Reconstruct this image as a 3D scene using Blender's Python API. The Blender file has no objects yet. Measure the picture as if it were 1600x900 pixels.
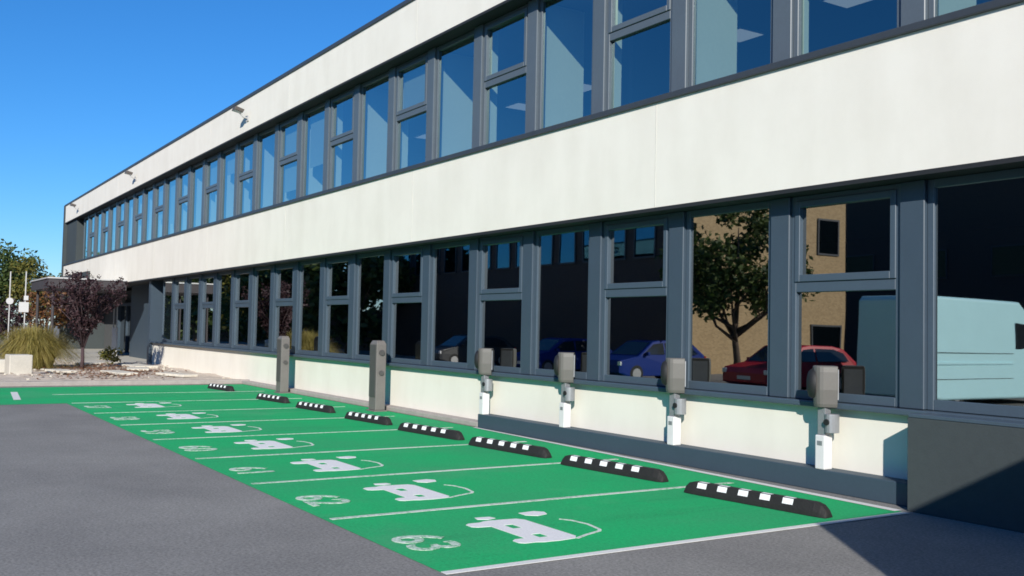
import bpy, math, random
from mathutils import Vector, Matrix
random.seed(7)
rnd = random.uniform
scene = bpy.context.scene
COL = scene.collection
R = math.radians

# ------------------------------------------------------------------ helpers
class MB:
    """collects boxes, prisms, tubes, quads; build() links them as one mesh object"""
    def __init__(s): s.v = []; s.f = []
    def add(s, vs, fs):
        o = len(s.v); s.v += [tuple(p) for p in vs]; s.f += [tuple(i + o for i in f) for f in fs]; return s
    def box(s, x0, x1, y0, y1, z0, z1):
        vs = [(x, y, z) for z in (z0, z1) for x, y in ((x0, y0), (x1, y0), (x1, y1), (x0, y1))]
        return s.add(vs, [(3, 2, 1, 0), (4, 5, 6, 7), (0, 1, 5, 4), (1, 2, 6, 5), (2, 3, 7, 6), (3, 0, 4, 7)])
    def obox(s, c, size, rz=0, taper=1.0):
        hx, hy, hz = (d / 2 for d in size); m = Matrix.Rotation(rz, 3, 'Z')
        vs = []
        for z in (-hz, hz):
            k = taper if z < 0 else 1
            for x, y in ((-hx, -hy), (hx, -hy), (hx, hy), (-hx, hy)):
                p = m @ Vector((x * k, y * k, 0)); vs.append((c[0] + p.x, c[1] + p.y, c[2] + z))
        return s.add(vs, [(3, 2, 1, 0), (4, 5, 6, 7), (0, 1, 5, 4), (1, 2, 6, 5), (2, 3, 7, 6), (3, 0, 4, 7)])
    def quad(s, a, b, c, d): return s.add([a, b, c, d], [(0, 1, 2, 3)])
    def loft(s, rings, cap=True):
        n = len(rings[0]); vs = [p for r in rings for p in r]; fs = []
        for k in range(len(rings) - 1):
            for i in range(n):
                j = (i + 1) % n
                fs.append((k * n + i, k * n + j, (k + 1) * n + j, (k + 1) * n + i))
        if cap:
            fs.append(tuple(range(n - 1, -1, -1))); b = (len(rings) - 1) * n; fs.append(tuple(range(b, b + n)))
        return s.add(vs, fs)
    def tube(s, pts, rads, n=8):
        rings = []
        for i, p in enumerate(pts):
            p = Vector(p)
            d = (Vector(pts[min(i + 1, len(pts) - 1)]) - Vector(pts[max(i - 1, 0)])).normalized()
            u = d.cross(Vector((0, 0, 1)) if abs(d.z) < .9 else Vector((1, 0, 0))).normalized(); w = d.cross(u)
            r = rads[i] if isinstance(rads, (list, tuple)) else rads
            rings.append([p + u * r * math.cos(2 * math.pi * k / n) + w * r * math.sin(2 * math.pi * k / n) for k in range(n)])
        return s.loft([[tuple(q) for q in r] for r in rings])
    def cyl(s, c0, c1, r, n=24, r1=None): return s.tube([c0, c1], [r, r if r1 is None else r1], n)
    def prism(s, poly, x0, x1):   # poly of (y,z), extruded along x
        return s.loft([[(x0, y, z) for y, z in poly], [(x1, y, z) for y, z in poly]])
    def flat(s, poly, z): return s.add([(x, y, z) for x, y in poly], [tuple(range(len(poly)))])
    def build(s, name, mat, parent=None, bevel=0, smooth=False, seg=2):
        me = bpy.data.meshes.new(name); me.from_pydata(s.v, [], s.f); me.update()
        me.materials.append(mat)
        o = bpy.data.objects.new(name, me); COL.objects.link(o)
        if parent: o.parent = parent
        if smooth:
            for p in me.polygons: p.use_smooth = True
        if bevel:
            b = o.modifiers.new('bevel', 'BEVEL'); b.width = bevel; b.segments = seg; b.limit_method = 'ANGLE'; b.angle_limit = R(35)
        return o

def tag(o, label, cat=None, group=None, kind=None):
    o['label'] = label
    if cat: o['category'] = cat
    if group: o['group'] = group
    if kind: o['kind'] = kind
    return o
def thing(name, label, cat, loc=(0, 0, 0), rz=0, group=None):
    o = bpy.data.objects.new(name, None); COL.objects.link(o)
    o.location = loc; o.rotation_euler = (0, 0, rz); o.empty_display_size = .3
    return tag(o, label, cat, group)
KIDS = {}
def dup(root, label, loc, rz=None, scale=None):
    c = root.copy(); COL.objects.link(c); c.location = loc
    if rz is not None: c.rotation_euler = (0, 0, rz)
    if scale: c.scale = scale
    c['label'] = label
    for ch in [o for o in COL.objects if o.parent == root]:
        d = ch.copy(); COL.objects.link(d); d.parent = c
        for g in [o for o in COL.objects if o.parent == ch]:
            e = g.copy(); COL.objects.link(e); e.parent = d
    return c

# ------------------------------------------------------------------ materials
def newmat(name):
    m = bpy.data.materials.new(name); m.use_nodes = True
    nt = m.node_tree; b = nt.nodes['Principled BSDF']
    return m, nt, b
def N(nt, t, **kw):
    n = nt.nodes.new(t)
    for k, v in kw.items():
        if k in n.inputs: n.inputs[k].default_value = v
        else: setattr(n, k, v)
    return n
def L(nt, a, b): nt.links.new(a, b)
def mat(name, col, rough=.6, var=.12, scale=6, metal=0, bump=0, bscale=40, spec=.5, vscale=None):
    """colour that drifts a little with two noises of different size, as real surfaces do"""
    m, nt, b = newmat(name)
    tc = N(nt, 'ShaderNodeTexCoord'); src = tc.outputs['Object']
    if vscale:
        mp = N(nt, 'ShaderNodeMapping'); mp.inputs['Scale'].default_value = vscale; L(nt, src, mp.inputs[0]); src = mp.outputs[0]
    n1 = N(nt, 'ShaderNodeTexNoise', Scale=scale, Detail=6.0); L(nt, src, n1.inputs['Vector'])
    n2 = N(nt, 'ShaderNodeTexNoise', Scale=scale * 9, Detail=4.0); L(nt, src, n2.inputs['Vector'])
    mx = N(nt, 'ShaderNodeMath', operation='ADD'); L(nt, n1.outputs[0], mx.inputs[0]); L(nt, n2.outputs[0], mx.inputs[1])
    rp = N(nt, 'ShaderNodeValToRGB'); L(nt, mx.outputs[0], rp.inputs[0])
    half = N(nt, 'ShaderNodeMath', operation='MULTIPLY'); half.inputs[1].default_value = .5
    L(nt, mx.outputs[0], half.inputs[0]); L(nt, half.outputs[0], rp.inputs[0])
    rp.color_ramp.elements[0].position = .3; rp.color_ramp.elements[1].position = .7
    rp.color_ramp.elements[0].color = tuple(c * (1 - var) for c in col) + (1,)
    rp.color_ramp.elements[1].color = tuple(min(1, c * (1 + var)) for c in col) + (1,)
    L(nt, rp.outputs[0], b.inputs['Base Color'])
    b.inputs['Roughness'].default_value = rough; b.inputs['Metallic'].default_value = metal
    b.inputs['Specular IOR Level'].default_value = spec
    if bump:
        bn = N(nt, 'ShaderNodeTexNoise', Scale=bscale, Detail=5.0); L(nt, src, bn.inputs['Vector'])
        bp = N(nt, 'ShaderNodeBump', Strength=bump, Distance=.02); L(nt, bn.outputs[0], bp.inputs['Height']); L(nt, bp.outputs[0], b.inputs['Normal'])
    return m
def leafmat(name, cols, rough=.6, trans=.25):
    m, nt, b = newmat(name)
    g = N(nt, 'ShaderNodeNewGeometry'); rp = N(nt, 'ShaderNodeValToRGB'); L(nt, g.outputs['Random Per Island'], rp.inputs[0])
    els = rp.color_ramp.elements
    while len(els) < len(cols): els.new(.5)
    for i, c in enumerate(cols): els[i].position = i / (len(cols) - 1); els[i].color = c + (1,)
    L(nt, rp.outputs[0], b.inputs['Base Color']); b.inputs['Roughness'].default_value = rough
    t = N(nt, 'ShaderNodeBsdfTranslucent'); L(nt, rp.outputs[0], t.inputs['Color'])
    mx = N(nt, 'ShaderNodeMixShader'); mx.inputs[0].default_value = trans
    L(nt, b.outputs[0], mx.inputs[1]); L(nt, t.outputs[0], mx.inputs[2]); L(nt, mx.outputs[0], nt.nodes['Material Output'].inputs[0])
    return m
def glassmat(name, tint, base, gain, power=3.0, reftint=(1, 1, 1)):
    """window pane: mirror part grows towards grazing view, the rest is tinted see-through"""
    m, nt, b = newmat(name); nt.nodes.remove(b)
    lw = N(nt, 'ShaderNodeLayerWeight', Blend=.5)
    pw = N(nt, 'ShaderNodeMath', operation='POWER'); L(nt, lw.outputs['Facing'], pw.inputs[0]); pw.inputs[1].default_value = power
    ma = N(nt, 'ShaderNodeMath', operation='MULTIPLY_ADD'); L(nt, pw.outputs[0], ma.inputs[0]); ma.inputs[1].default_value = gain; ma.inputs[2].default_value = base
    ma.use_clamp = True
    tr = N(nt, 'ShaderNodeBsdfTransparent'); tr.inputs[0].default_value = tint + (1,)
    gl = N(nt, 'ShaderNodeBsdfGlossy'); gl.inputs['Roughness'].default_value = .012; gl.inputs[0].default_value = reftint + (1,)
    tc = N(nt, 'ShaderNodeTexCoord'); bn = N(nt, 'ShaderNodeTexNoise', Scale=.7, Detail=1.0); L(nt, tc.outputs['Object'], bn.inputs['Vector'])
    bp = N(nt, 'ShaderNodeBump', Strength=.25, Distance=.006); L(nt, bn.outputs[0], bp.inputs['Height']); L(nt, bp.outputs[0], gl.inputs['Normal'])
    mx = N(nt, 'ShaderNodeMixShader'); L(nt, ma.outputs[0], mx.inputs[0]); L(nt, tr.outputs[0], mx.inputs[1]); L(nt, gl.outputs[0], mx.inputs[2])
    L(nt, mx.outputs[0], nt.nodes['Material Output'].inputs[0])
    return m

def asphaltmat():
    m, nt, b = newmat('asphalt')
    tc = N(nt, 'ShaderNodeTexCoord'); src = tc.outputs['Object']
    big = N(nt, 'ShaderNodeTexNoise', Scale=.55, Detail=9.0, Roughness=.65); L(nt, src, big.inputs['Vector'])
    fine = N(nt, 'ShaderNodeTexNoise', Scale=38.0, Detail=8.0, Roughness=.75); L(nt, src, fine.inputs['Vector'])
    vor = N(nt, 'ShaderNodeTexVoronoi', Scale=70.0); L(nt, src, vor.inputs['Vector'])
    r1 = N(nt, 'ShaderNodeValToRGB'); L(nt, fine.outputs[0], r1.inputs[0])
    r1.color_ramp.elements[0].position = .32; r1.color_ramp.elements[1].position = .68
    r1.color_ramp.elements[0].color = (.128, .124, .122, 1); r1.color_ramp.elements[1].color = (.300, .292, .285, 1)
    r2 = N(nt, 'ShaderNodeValToRGB'); L(nt, big.outputs[0], r2.inputs[0])
    r2.color_ramp.elements[0].position = .35; r2.color_ramp.elements[1].position = .65
    r2.color_ramp.elements[0].color = (.92, .92, .91, 1); r2.color_ramp.elements[1].color = (1.18, 1.18, 1.15, 1)
    mx = N(nt, 'ShaderNodeMixRGB', blend_type='MULTIPLY'); mx.inputs[0].default_value = 1
    L(nt, r1.outputs[0], mx.inputs[1]); L(nt, r2.outputs[0], mx.inputs[2])
    r3 = N(nt, 'ShaderNodeValToRGB'); L(nt, vor.outputs['Color'], r3.inputs[0])
    r3.color_ramp.elements[0].color = (.8, .8, .8, 1); r3.color_ramp.elements[1].color = (1.25, 1.25, 1.25, 1)
    m2 = N(nt, 'ShaderNodeMixRGB', blend_type='MULTIPLY'); m2.inputs[0].default_value = .6
    L(nt, mx.outputs[0], m2.inputs[1]); L(nt, r3.outputs[0], m2.inputs[2])
    L(nt, m2.outputs[0], b.inputs['Base Color']); b.inputs['Roughness'].default_value = .9; b.inputs['Specular IOR Level'].default_value = .25
    bp = N(nt, 'ShaderNodeBump', Strength=.35, Distance=.01); L(nt, fine.outputs[0], bp.inputs['Height']); L(nt, bp.outputs[0], b.inputs['Normal'])
    return m
def paintmat(name, col, under, wear, scale=14, rough=.7):
    """road paint rubbed through to what lies under it in patches"""
    m, nt, b = newmat(name)
    tc = N(nt, 'ShaderNodeTexCoord'); src = tc.outputs['Object']
    n = N(nt, 'ShaderNodeTexNoise', Scale=scale, Detail=8.0, Roughness=.7); L(nt, src, n.inputs['Vector'])
    big = N(nt, 'ShaderNodeTexNoise', Scale=.9, Detail=4.0); L(nt, src, big.inputs['Vector'])
    ad = N(nt, 'ShaderNodeMath', operation='MULTIPLY_ADD'); L(nt, big.outputs[0], ad.inputs[0]); ad.inputs[1].default_value = .5; L(nt, n.outputs[0], ad.inputs[2])
    r = N(nt, 'ShaderNodeValToRGB'); L(nt, ad.outputs[0], r.inputs[0])
    r.color_ramp.elements[0].position = .38 + wear; r.color_ramp.elements[1].position = .62 + wear
    r.color_ramp.elements[0].color = under + (1,); r.color_ramp.elements[1].color = col + (1,)
    v = N(nt, 'ShaderNodeTexNoise', Scale=60.0, Detail=4.0); L(nt, src, v.inputs['Vector'])
    r2 = N(nt, 'ShaderNodeValToRGB'); L(nt, v.outputs[0], r2.inputs[0])
    r2.color_ramp.elements[0].color = (.72, .72, .72, 1); r2.color_ramp.elements[1].color = (1.2, 1.2, 1.2, 1)
    mx = N(nt, 'ShaderNodeMixRGB', blend_type='MULTIPLY'); mx.inputs[0].default_value = .7
    L(nt, r.outputs[0], mx.inputs[1]); L(nt, r2.outputs[0], mx.inputs[2])
    L(nt, mx.outputs[0], b.inputs['Base Color']); b.inputs['Roughness'].default_value = rough; b.inputs['Specular IOR Level'].default_value = .3
    bp = N(nt, 'ShaderNodeBump', Strength=.2, Distance=.006); L(nt, v.outputs[0], bp.inputs['Height']); L(nt, bp.outputs[0], b.inputs['Normal'])
    return m
def baymat():
    """green road paint over rough asphalt: grain, worn-through pits, faded patches, tyre tracks running into the bays"""
    m, nt, b = newmat('green_paint')
    tc = N(nt, 'ShaderNodeTexCoord'); src = tc.outputs['Object']
    def noise(scale, detail, rough=.6, sc=None):
        v = src
        if sc:
            mp = N(nt, 'ShaderNodeMapping'); mp.inputs['Scale'].default_value = sc; L(nt, src, mp.inputs[0]); v = mp.outputs[0]
        n = N(nt, 'ShaderNodeTexNoise', Scale=scale, Detail=detail, Roughness=rough); L(nt, v, n.inputs['Vector']); return n.outputs[0]
    def ramp(x, p0, c0, p1, c1):
        r = N(nt, 'ShaderNodeValToRGB'); L(nt, x, r.inputs[0]); e = r.color_ramp.elements
        e[0].position = p0; e[0].color = c0 + (1,); e[1].position = p1; e[1].color = c1 + (1,); return r.outputs[0]
    def mix(kind, f, x, y):
        n = N(nt, 'ShaderNodeMixRGB', blend_type=kind)
        if isinstance(f, float): n.inputs[0].default_value = f
        else: L(nt, f, n.inputs[0])
        L(nt, x, n.inputs[1]); L(nt, y, n.inputs[2]); return n.outputs[0]
    base = ramp(noise(.7, 6.0), .36, (.012, .435, .145), .66, (.030, .375, .145))
    grain = ramp(noise(34.0, 8.0, .8), .30, (.66, .70, .68), .70, (1.30, 1.26, 1.28))
    c = mix('MULTIPLY', 1.0, base, grain)
    pits = noise(75.0, 3.0, .7); pm = ramp(pits, .64, (0, 0, 0), .72, (1, 1, 1))
    dk = N(nt, 'ShaderNodeRGB'); dk.outputs[0].default_value = (.05, .12, .075, 1)
    pf = N(nt, 'ShaderNodeMath', operation='MULTIPLY'); L(nt, pm, pf.inputs[0]); pf.inputs[1].default_value = .55
    c = mix('MIX', pf.outputs[0], c, dk.outputs[0])
    track = ramp(noise(1.0, 5.0, .65, (2.4, .22, 1)), .56, (1, 1, 1), .76, (.70, .72, .74))
    c = mix('MULTIPLY', .8, c, track)
    dust = ramp(noise(.45, 7.0, .7), .55, (0, 0, 0), .80, (.45, .45, .45)); ds = N(nt, 'ShaderNodeRGB'); ds.outputs[0].default_value = (.16, .36, .22, 1)
    c = mix('MIX', dust, c, ds.outputs[0])
    L(nt, c, b.inputs['Base Color']); b.inputs['Roughness'].default_value = .85; b.inputs['Specular IOR Level'].default_value = .2
    bp = N(nt, 'ShaderNodeBump', Strength=.5, Distance=.008); L(nt, pits, bp.inputs['Height']); L(nt, bp.outputs[0], b.inputs['Normal'])
    return m
def brickmat(name, c1, c2, mortar, sc=1.0):
    m, nt, b = newmat(name)
    g = N(nt, 'ShaderNodeNewGeometry'); tc = N(nt, 'ShaderNodeTexCoord')
    sx = N(nt, 'ShaderNodeSeparateXYZ'); L(nt, tc.outputs['Object'], sx.inputs[0])
    ad = N(nt, 'ShaderNodeMath', operation='ADD'); L(nt, sx.outputs[0], ad.inputs[0]); L(nt, sx.outputs[1], ad.inputs[1])
    cx = N(nt, 'ShaderNodeCombineXYZ'); L(nt, ad.outputs[0], cx.inputs[0]); L(nt, sx.outputs[2], cx.inputs[1])
    br = N(nt, 'ShaderNodeTexBrick', Scale=4.0 * sc); L(nt, cx.outputs[0], br.inputs['Vector'])
    br.inputs['Color1'].default_value = c1 + (1,); br.inputs['Color2'].default_value = c2 + (1,); br.inputs['Mortar'].default_value = mortar + (1,)
    br.inputs['Mortar Size'].default_value = .012
    L(nt, br.outputs[0], b.inputs['Base Color']); b.inputs['Roughness'].default_value = .85
    return m
def renderwall():
    """off-white render coat: fine grain, faint patches and faint rain streaks that run down the wall"""
    m, nt, b = newmat('white_render')
    tc = N(nt, 'ShaderNodeTexCoord'); src = tc.outputs['Object']
    n1 = N(nt, 'ShaderNodeTexNoise', Scale=.8, Detail=9.0, Roughness=.68); L(nt, src, n1.inputs['Vector'])
    mp = N(nt, 'ShaderNodeMapping'); mp.inputs['Scale'].default_value = (1.2, 1.2, .3); L(nt, src, mp.inputs[0])
    n2 = N(nt, 'ShaderNodeTexNoise', Scale=1.6, Detail=5.0); L(nt, mp.outputs[0], n2.inputs['Vector'])
    n3 = N(nt, 'ShaderNodeTexNoise', Scale=130.0, Detail=3.0); L(nt, src, n3.inputs['Vector'])
    a = N(nt, 'ShaderNodeMath', operation='ADD'); L(nt, n1.outputs[0], a.inputs[0]); L(nt, n2.outputs[0], a.inputs[1])
    h = N(nt, 'ShaderNodeMath', operation='MULTIPLY'); h.inputs[1].default_value = .5; L(nt, a.outputs[0], h.inputs[0])
    r = N(nt, 'ShaderNodeValToRGB'); L(nt, h.outputs[0], r.inputs[0])
    r.color_ramp.elements[0].position = .33; r.color_ramp.elements[1].position = .58
    r.color_ramp.elements[0].color = (.745, .708, .628, 1); r.color_ramp.elements[1].color = (.815, .780, .700, 1)
    L(nt, r.outputs[0], b.inputs['Base Color']); b.inputs['Roughness'].default_value = .9; b.inputs['Specular IOR Level'].default_value = .2
    bp = N(nt, 'ShaderNodeBump', Strength=.3, Distance=.004); L(nt, n3.outputs[0], bp.inputs['Height']); L(nt, bp.outputs[0], b.inputs['Normal'])
    return m

M = dict(
    white=renderwall(), asphalt=asphaltmat(),
    green=baymat(),
    line=paintmat('line_paint', (.62, .66, .62), (.12, .36, .18), .17, 22),
    linefresh=paintmat('edge_line_paint', (.74, .74, .72), (.4, .52, .42), .05, 18),
    symbol=paintmat('symbol_paint', (.80, .79, .80), (.55, .66, .58), .0, 20),
    cable=paintmat('cable_paint', (.70, .75, .70), (.10, .40, .18), .15, 20),
    number=paintmat('number_paint', (.72, .78, .72), (.06, .36, .15), .20, 20),
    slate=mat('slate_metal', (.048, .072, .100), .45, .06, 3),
    litframe=mat('upper_frame_lit', (.092, .116, .140), .42, .07, 3),  # lighter copy of the slate frame, brighter light put into its colour
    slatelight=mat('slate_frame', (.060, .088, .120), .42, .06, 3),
    plinth=mat('slate_plinth', (.040, .066, .092), .6, .07, 2),
    dark=mat('anthracite_panel', (.046, .058, .062), .8, .10, 1.2, bump=.1),
    coping=mat('coping_metal', (.045, .052, .062), .45, .1, 4),
    joint=mat('joint_filler', (.60, .58, .53), .9, .1, 6),
    blind=mat('roller_blind', (.50, .52, .50), .9, .06, 3),
    shadeband=mat('shade_trim', (.016, .017, .020), .7, .1, 4),  # near-black, puts the shade under the overhangs into the colour
    soffit=mat('soffit_board', (.05, .045, .05), .8, .1, 3),
    kerb=mat('kerb_concrete', (.36, .32, .30), .9, .2, 5, bump=.3),
    conc=mat('pale_concrete', (.50, .475, .42), .9, .14, 4, bump=.2),
    gravel=mat('bed_gravel', (.60, .51, .42), .95, .30, 2.2, bump=.8, bscale=25),
    slabstone=mat('bed_stone', (.62, .58, .50), .9, .2, 4, bump=.3),
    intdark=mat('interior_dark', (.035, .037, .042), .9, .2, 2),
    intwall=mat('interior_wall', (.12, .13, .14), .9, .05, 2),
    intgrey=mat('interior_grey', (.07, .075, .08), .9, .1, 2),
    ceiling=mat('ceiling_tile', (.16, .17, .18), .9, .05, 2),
    fin=mat('white_partition', (.78, .78, .74), .85, .04, 2),
    rubber=mat('black_rubber', (.014, .013, .013), .75, .35, 12, bump=.4, bscale=60),
    reflector=mat('white_reflector', (.85, .85, .86), .5, .05, 30),
    cgrey=mat('charger_grey', (.125, .118, .11), .5, .08, 8),
    cdark=mat('charger_dark', (.014, .014, .015), .6, .1, 8),
    cmetal=mat('charger_steel', (.30, .31, .33), .4, .12, 10, metal=.4),
    cwhite=mat('pedestal_white', (.70, .685, .69), .45, .04, 8),
    totem=mat('totem_grey', (.155, .142, .136), .55, .12, 5),
    totemdark=mat('totem_panel', (.075, .072, .072), .45, .1, 5),
    bark=mat('bark', (.09, .065, .05), .95, .3, 8, bump=.6),
    pbark=mat('dark_bark', (.065, .04, .045), .95, .3, 8),
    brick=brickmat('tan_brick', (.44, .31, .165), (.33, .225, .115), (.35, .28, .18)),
    brickshade=brickmat('shaded_brick', (.075, .06, .05), (.06, .05, .045), (.07, .06, .055)),  # brick with the shade of the sunless faces put into its colour
    redpaint=mat('red_car_paint', (.42, .015, .03), .42, .03, 2),
    bluepaint=mat('blue_car_paint', (.008, .030, .19), .5, .03, 2, spec=.12),
    charcoal=mat('charcoal_car_paint', (.025, .027, .032), .4, .03, 2),
    silver=mat('silver_car_paint', (.30, .31, .33), .42, .03, 2, metal=.3),
    vanpaint=mat('van_paint', (.55, .88, .92), .35, .03, 2),
    carglass=mat('car_glass', (.02, .025, .03), .08, .02, 2),
    tyre=mat('tyre', (.02, .02, .02), .85, .1, 20), rim=mat('wheel_rim', (.45, .45, .46), .35, .1, 10, metal=.7),
    lamp=mat('headlamp', (.8, .8, .8), .15, .02, 4), taillamp=mat('tail_lamp', (.35, .01, .01), .2, .02, 4),
    plate=mat('number_plate', (.7, .7, .68), .5, .02, 4),
    signwhite=mat('sign_white', (.58, .58, .58), .5, .05, 6), pole=mat('pole_metal', (.50, .50, .50), .45, .08, 6),
    floodlamp=mat('floodlight_bronze', (.10, .085, .075), .5, .1, 8), floodarm=mat('floodlight_arm', (.45, .44, .43), .5, .1, 8),
    gw=glassmat('ground_glass', (.34, .36, .36), .36, .70, 2.2, (.95, .97, .95)),
    uw=glassmat('upper_glass', (.56, .70, .66), .25, .75, 2.4, (.7, .95, 1)),
    bw=glassmat('opposite_glass', (.1, .15, .2), .30, .4, 3.0, (.15, .45, .65)),
    doorglass=glassmat('door_glass', (.4, .42, .42), .12, .6),
    leaf1=leafmat('leaf_green', [(.030, .055, .012), (.060, .095, .020), (.10, .135, .032)]),
    leaf2=leafmat('leaf_yellowgreen', [(.07, .085, .014), (.14, .14, .024), (.22, .18, .035)]),
    leaf3=leafmat('leaf_orange', [(.14, .06, .02), (.22, .10, .03), (.13, .05, .03), (.10, .09, .02)]),
    leafp=leafmat('leaf_purple', [(.024, .011, .016), (.040, .017, .023), (.064, .030, .034)]),
    grassm=leafmat('grass_blade', [(.20, .18, .04), (.34, .28, .07), (.46, .37, .14), (.25, .24, .06)], trans=.35),
    dry=leafmat('dry_leaf', [(.22, .09, .05), (.30, .17, .09), (.16, .07, .05)]),
)
def emis(name, col, s):
    m, nt, b = newmat(name); b.inputs['Base Color'].default_value = col + (1,)
    b.inputs['Emission Color'].default_value = col + (1,); b.inputs['Emission Strength'].default_value = s
    return m
M['lit'] = emis('lit_diffuser', (.72, .74, .8), .30)

# ------------------------------------------------------------------ ground and markings
MB().flat([(-400, -250), (200, -250), (200, 250), (-400, 250)], 0).build('ground', M['asphalt'])
tag(COL.objects['ground'], 'grey asphalt car park and road surface', kind='structure')

YF, YB = -5.57, -.20          # aisle edge and wall edge of the green bays
XR, XL = -6.26, -28.6
g = MB().flat([(XR, YF), (XR, -.30), (-15.2, -.02), (XL, -.02), (XL + .25, -6.3), (-27.5, -13), (-22.6, -13), (-22.75, YF - .05)], .004)
tag(g.build('parking_bays', M['green']), 'bright green painted parking bays along the white building', kind='structure')
edges = [-8.47, -10.72, -13.0, -15.35, -17.7, -20.15, -22.75, -25.5]
mk = MB().box(XR - .035, XR + .045, YF, -.32, .005, .009)
tag(mk.build('edge_line', M['linefresh']), 'solid white edge line across the near end of the green bays', kind='structure')
for i, x in enumerate(edges):
    w = .035 if i < 3 else .026
    mb = MB().box(x - w, x + w, YF + .05, -.42 if i else -.5, .005, .009)
    tag(mb.build('bay_line', M['line']), 'worn thin white line between two green bays', kind='structure', group='bay lines')
mb = MB(); mb.v = []; mb.quad((-15.2, -.10, .009), (-6.36, -.36, .009), (-6.36, -.24, .009), (-15.2, -.03, .009))
tag(mb.build('wall_line', M['linefresh']), 'white line along the foot of the slate plinth', kind='structure')
mb = MB(); mb.quad((-26.6, -6.15, .009), (-24.0, -6.35, .009), (-24.0, -6.5, .009), (-26.6, -6.3, .009))
tag(mb.build('corner_line', M['linefresh']), 'short white line where the green paint turns the corner', kind='structure')

icon_x = [-7.33, -9.55, -11.80, -14.17, -16.52, -19.02, -21.72]
numbers = ['63', '62', '61', '60', '59', '58', '57']
def icon_mesh():
    z0, z1 = .0, .004
    mb = MB()
    def slab(poly): mb.loft([[(x, y, z0) for x, y in poly], [(x, y, z1) for x, y in poly]])
    # pictogram of a car seen from the side, nose to the right, standing towards the wall
    # front of a car: two headlamp openings left free, two wheels below, cable and plug above
    slab([(-.40, -.02), (.53, -.02), (.56, .06), (.56, .12), (-.44, .12), (-.43, .04)])
    slab([(-.44, .1202), (-.20, .1202), (-.20, .22), (-.43, .22)])
    slab([(-.03, .1202), (.25, .1202), (.25, .22), (-.03, .22)])
    slab([(.39, .1202), (.56, .1202), (.57, .22), (.39, .22)])
    slab([(-.43, .2202), (.57, .2202), (.55, .40), (.48, .46), (-.33, .46), (-.41, .41)])
    slab([(-.40, -.0202), (-.40, -.15), (-.36, -.20), (-.26, -.20), (-.22, -.15), (-.20, -.0202)][::-1])
    slab([(.36, -.0202), (.36, -.13), (.40, -.18), (.49, -.18), (.53, -.13), (.53, -.0202)][::-1])
    slab([(-.62, .06), (-.54, .04), (-.49, .14), (-.52, .24), (-.60, .22)])
    slab([(-.64, .60), (-.52, .60), (-.44, .70), (-.48, .84), (-.58, .88), (-.66, .80)])
    return mb
ic = icon_mesh().build('painted_car_symbol', M['symbol'])
def cable_mesh():
    mb = MB(); pts = [(.56, .41), (.47, .60), (.40, .80), (.34, .85), (.10, .90), (-.12, .87), (-.22, .80)]; w = .036
    for a, b in zip(pts, pts[1:]):
        a = Vector(a); b = Vector(b); d = (b - a).normalized(); n = Vector((-d.y, d.x)) * w / 2
        q = [tuple(a - n), tuple(b - n), tuple(b + n), tuple(a + n)]
        mb.loft([[(x, y, .0005) for x, y in q], [(x, y, .003) for x, y in q]])
    return mb
cb_ = cable_mesh().build('cable_line', M['cable'], ic)
for i, x in enumerate(icon_x):
    o = ic if i == 0 else ic.copy()
    if i:
        COL.objects.link(o); q = cb_.copy(); COL.objects.link(q); q.parent = o
    o.location = (x, -4.38, .005); o.scale = (.98, .92, 1)
    tag(o, 'white painted symbol of a car on a charging cable, in the green bay numbered %s' % numbers[i], kind='structure', group='painted charging symbols')
dg = None
for i, x in enumerate(icon_x):
    cu = bpy.data.curves.new('bay_number', 'FONT'); cu.body = numbers[i]; cu.size = .62; cu.extrude = .002; cu.align_x = 'CENTER'; cu.offset = .008
    to = bpy.data.objects.new('text', cu); COL.objects.link(to)
    dg = bpy.context.evaluated_depsgraph_get()
    me = bpy.data.meshes.new_from_object(to.evaluated_get(dg)); bpy.data.objects.remove(to)
    me.materials.clear(); me.materials.append(M['number'])
    o = bpy.data.objects.new('painted_bay_number', me); COL.objects.link(o)
    o.location = (x + .12, -5.42, .009)
    tag(o, 'white painted number %s at the aisle end of a green bay' % numbers[i], kind='structure', group='painted bay numbers')

# planting bed beyond the bays
mb = MB(); nx, ny = 60, 36
bx0, bx1, by0, by1 = -48, -28.95, -9, .25
vs = []
for j in range(ny + 1):
    for i in range(nx + 1):
        x = bx0 + (bx1 - bx0) * i / nx; y = by0 + (by1 - by0) * j / ny
        vs.append((x, y, .09 + .05 * math.sin(x * 1.7 + y) * math.sin(y * 2.1) + rnd(-.015, .02)))
mb.add(vs, [(j * (nx + 1) + i, j * (nx + 1) + i + 1, (j + 1) * (nx + 1) + i + 1, (j + 1) * (nx + 1) + i) for j in range(ny) for i in range(nx)])
tag(mb.build('planting_bed', M['gravel'], smooth=True), 'beige gravel planting bed beyond the green bays', kind='structure')
mb = MB(); mb.loft([[(-28.95, -9, 0), (-28.78, -9, 0), (-28.78, -9, .13), (-28.95, -9, .13)], [(-28.95, .25, 0), (-28.78, .25, 0), (-28.78, .25, .13), (-28.95, .25, .13)]])
tag(mb.build('bed_kerb', M['kerb'], bevel=.02), 'low concrete kerb around the planting bed', kind='structure')
mb = MB()
for _ in range(110):
    x, y = rnd(-44, -29.3), rnd(-7, 0); s = rnd(.02, .06); a = rnd(0, 6.28)
    mb.obox((x, y, .13), (s * 2, s * 1.4, s * .9), a, .8)
tag(mb.build('bed_stones', M['slabstone'], bevel=.01, seg=1), 'pale stones scattered on the planting bed', 'stones', kind='stuff')
mb = MB()
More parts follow.
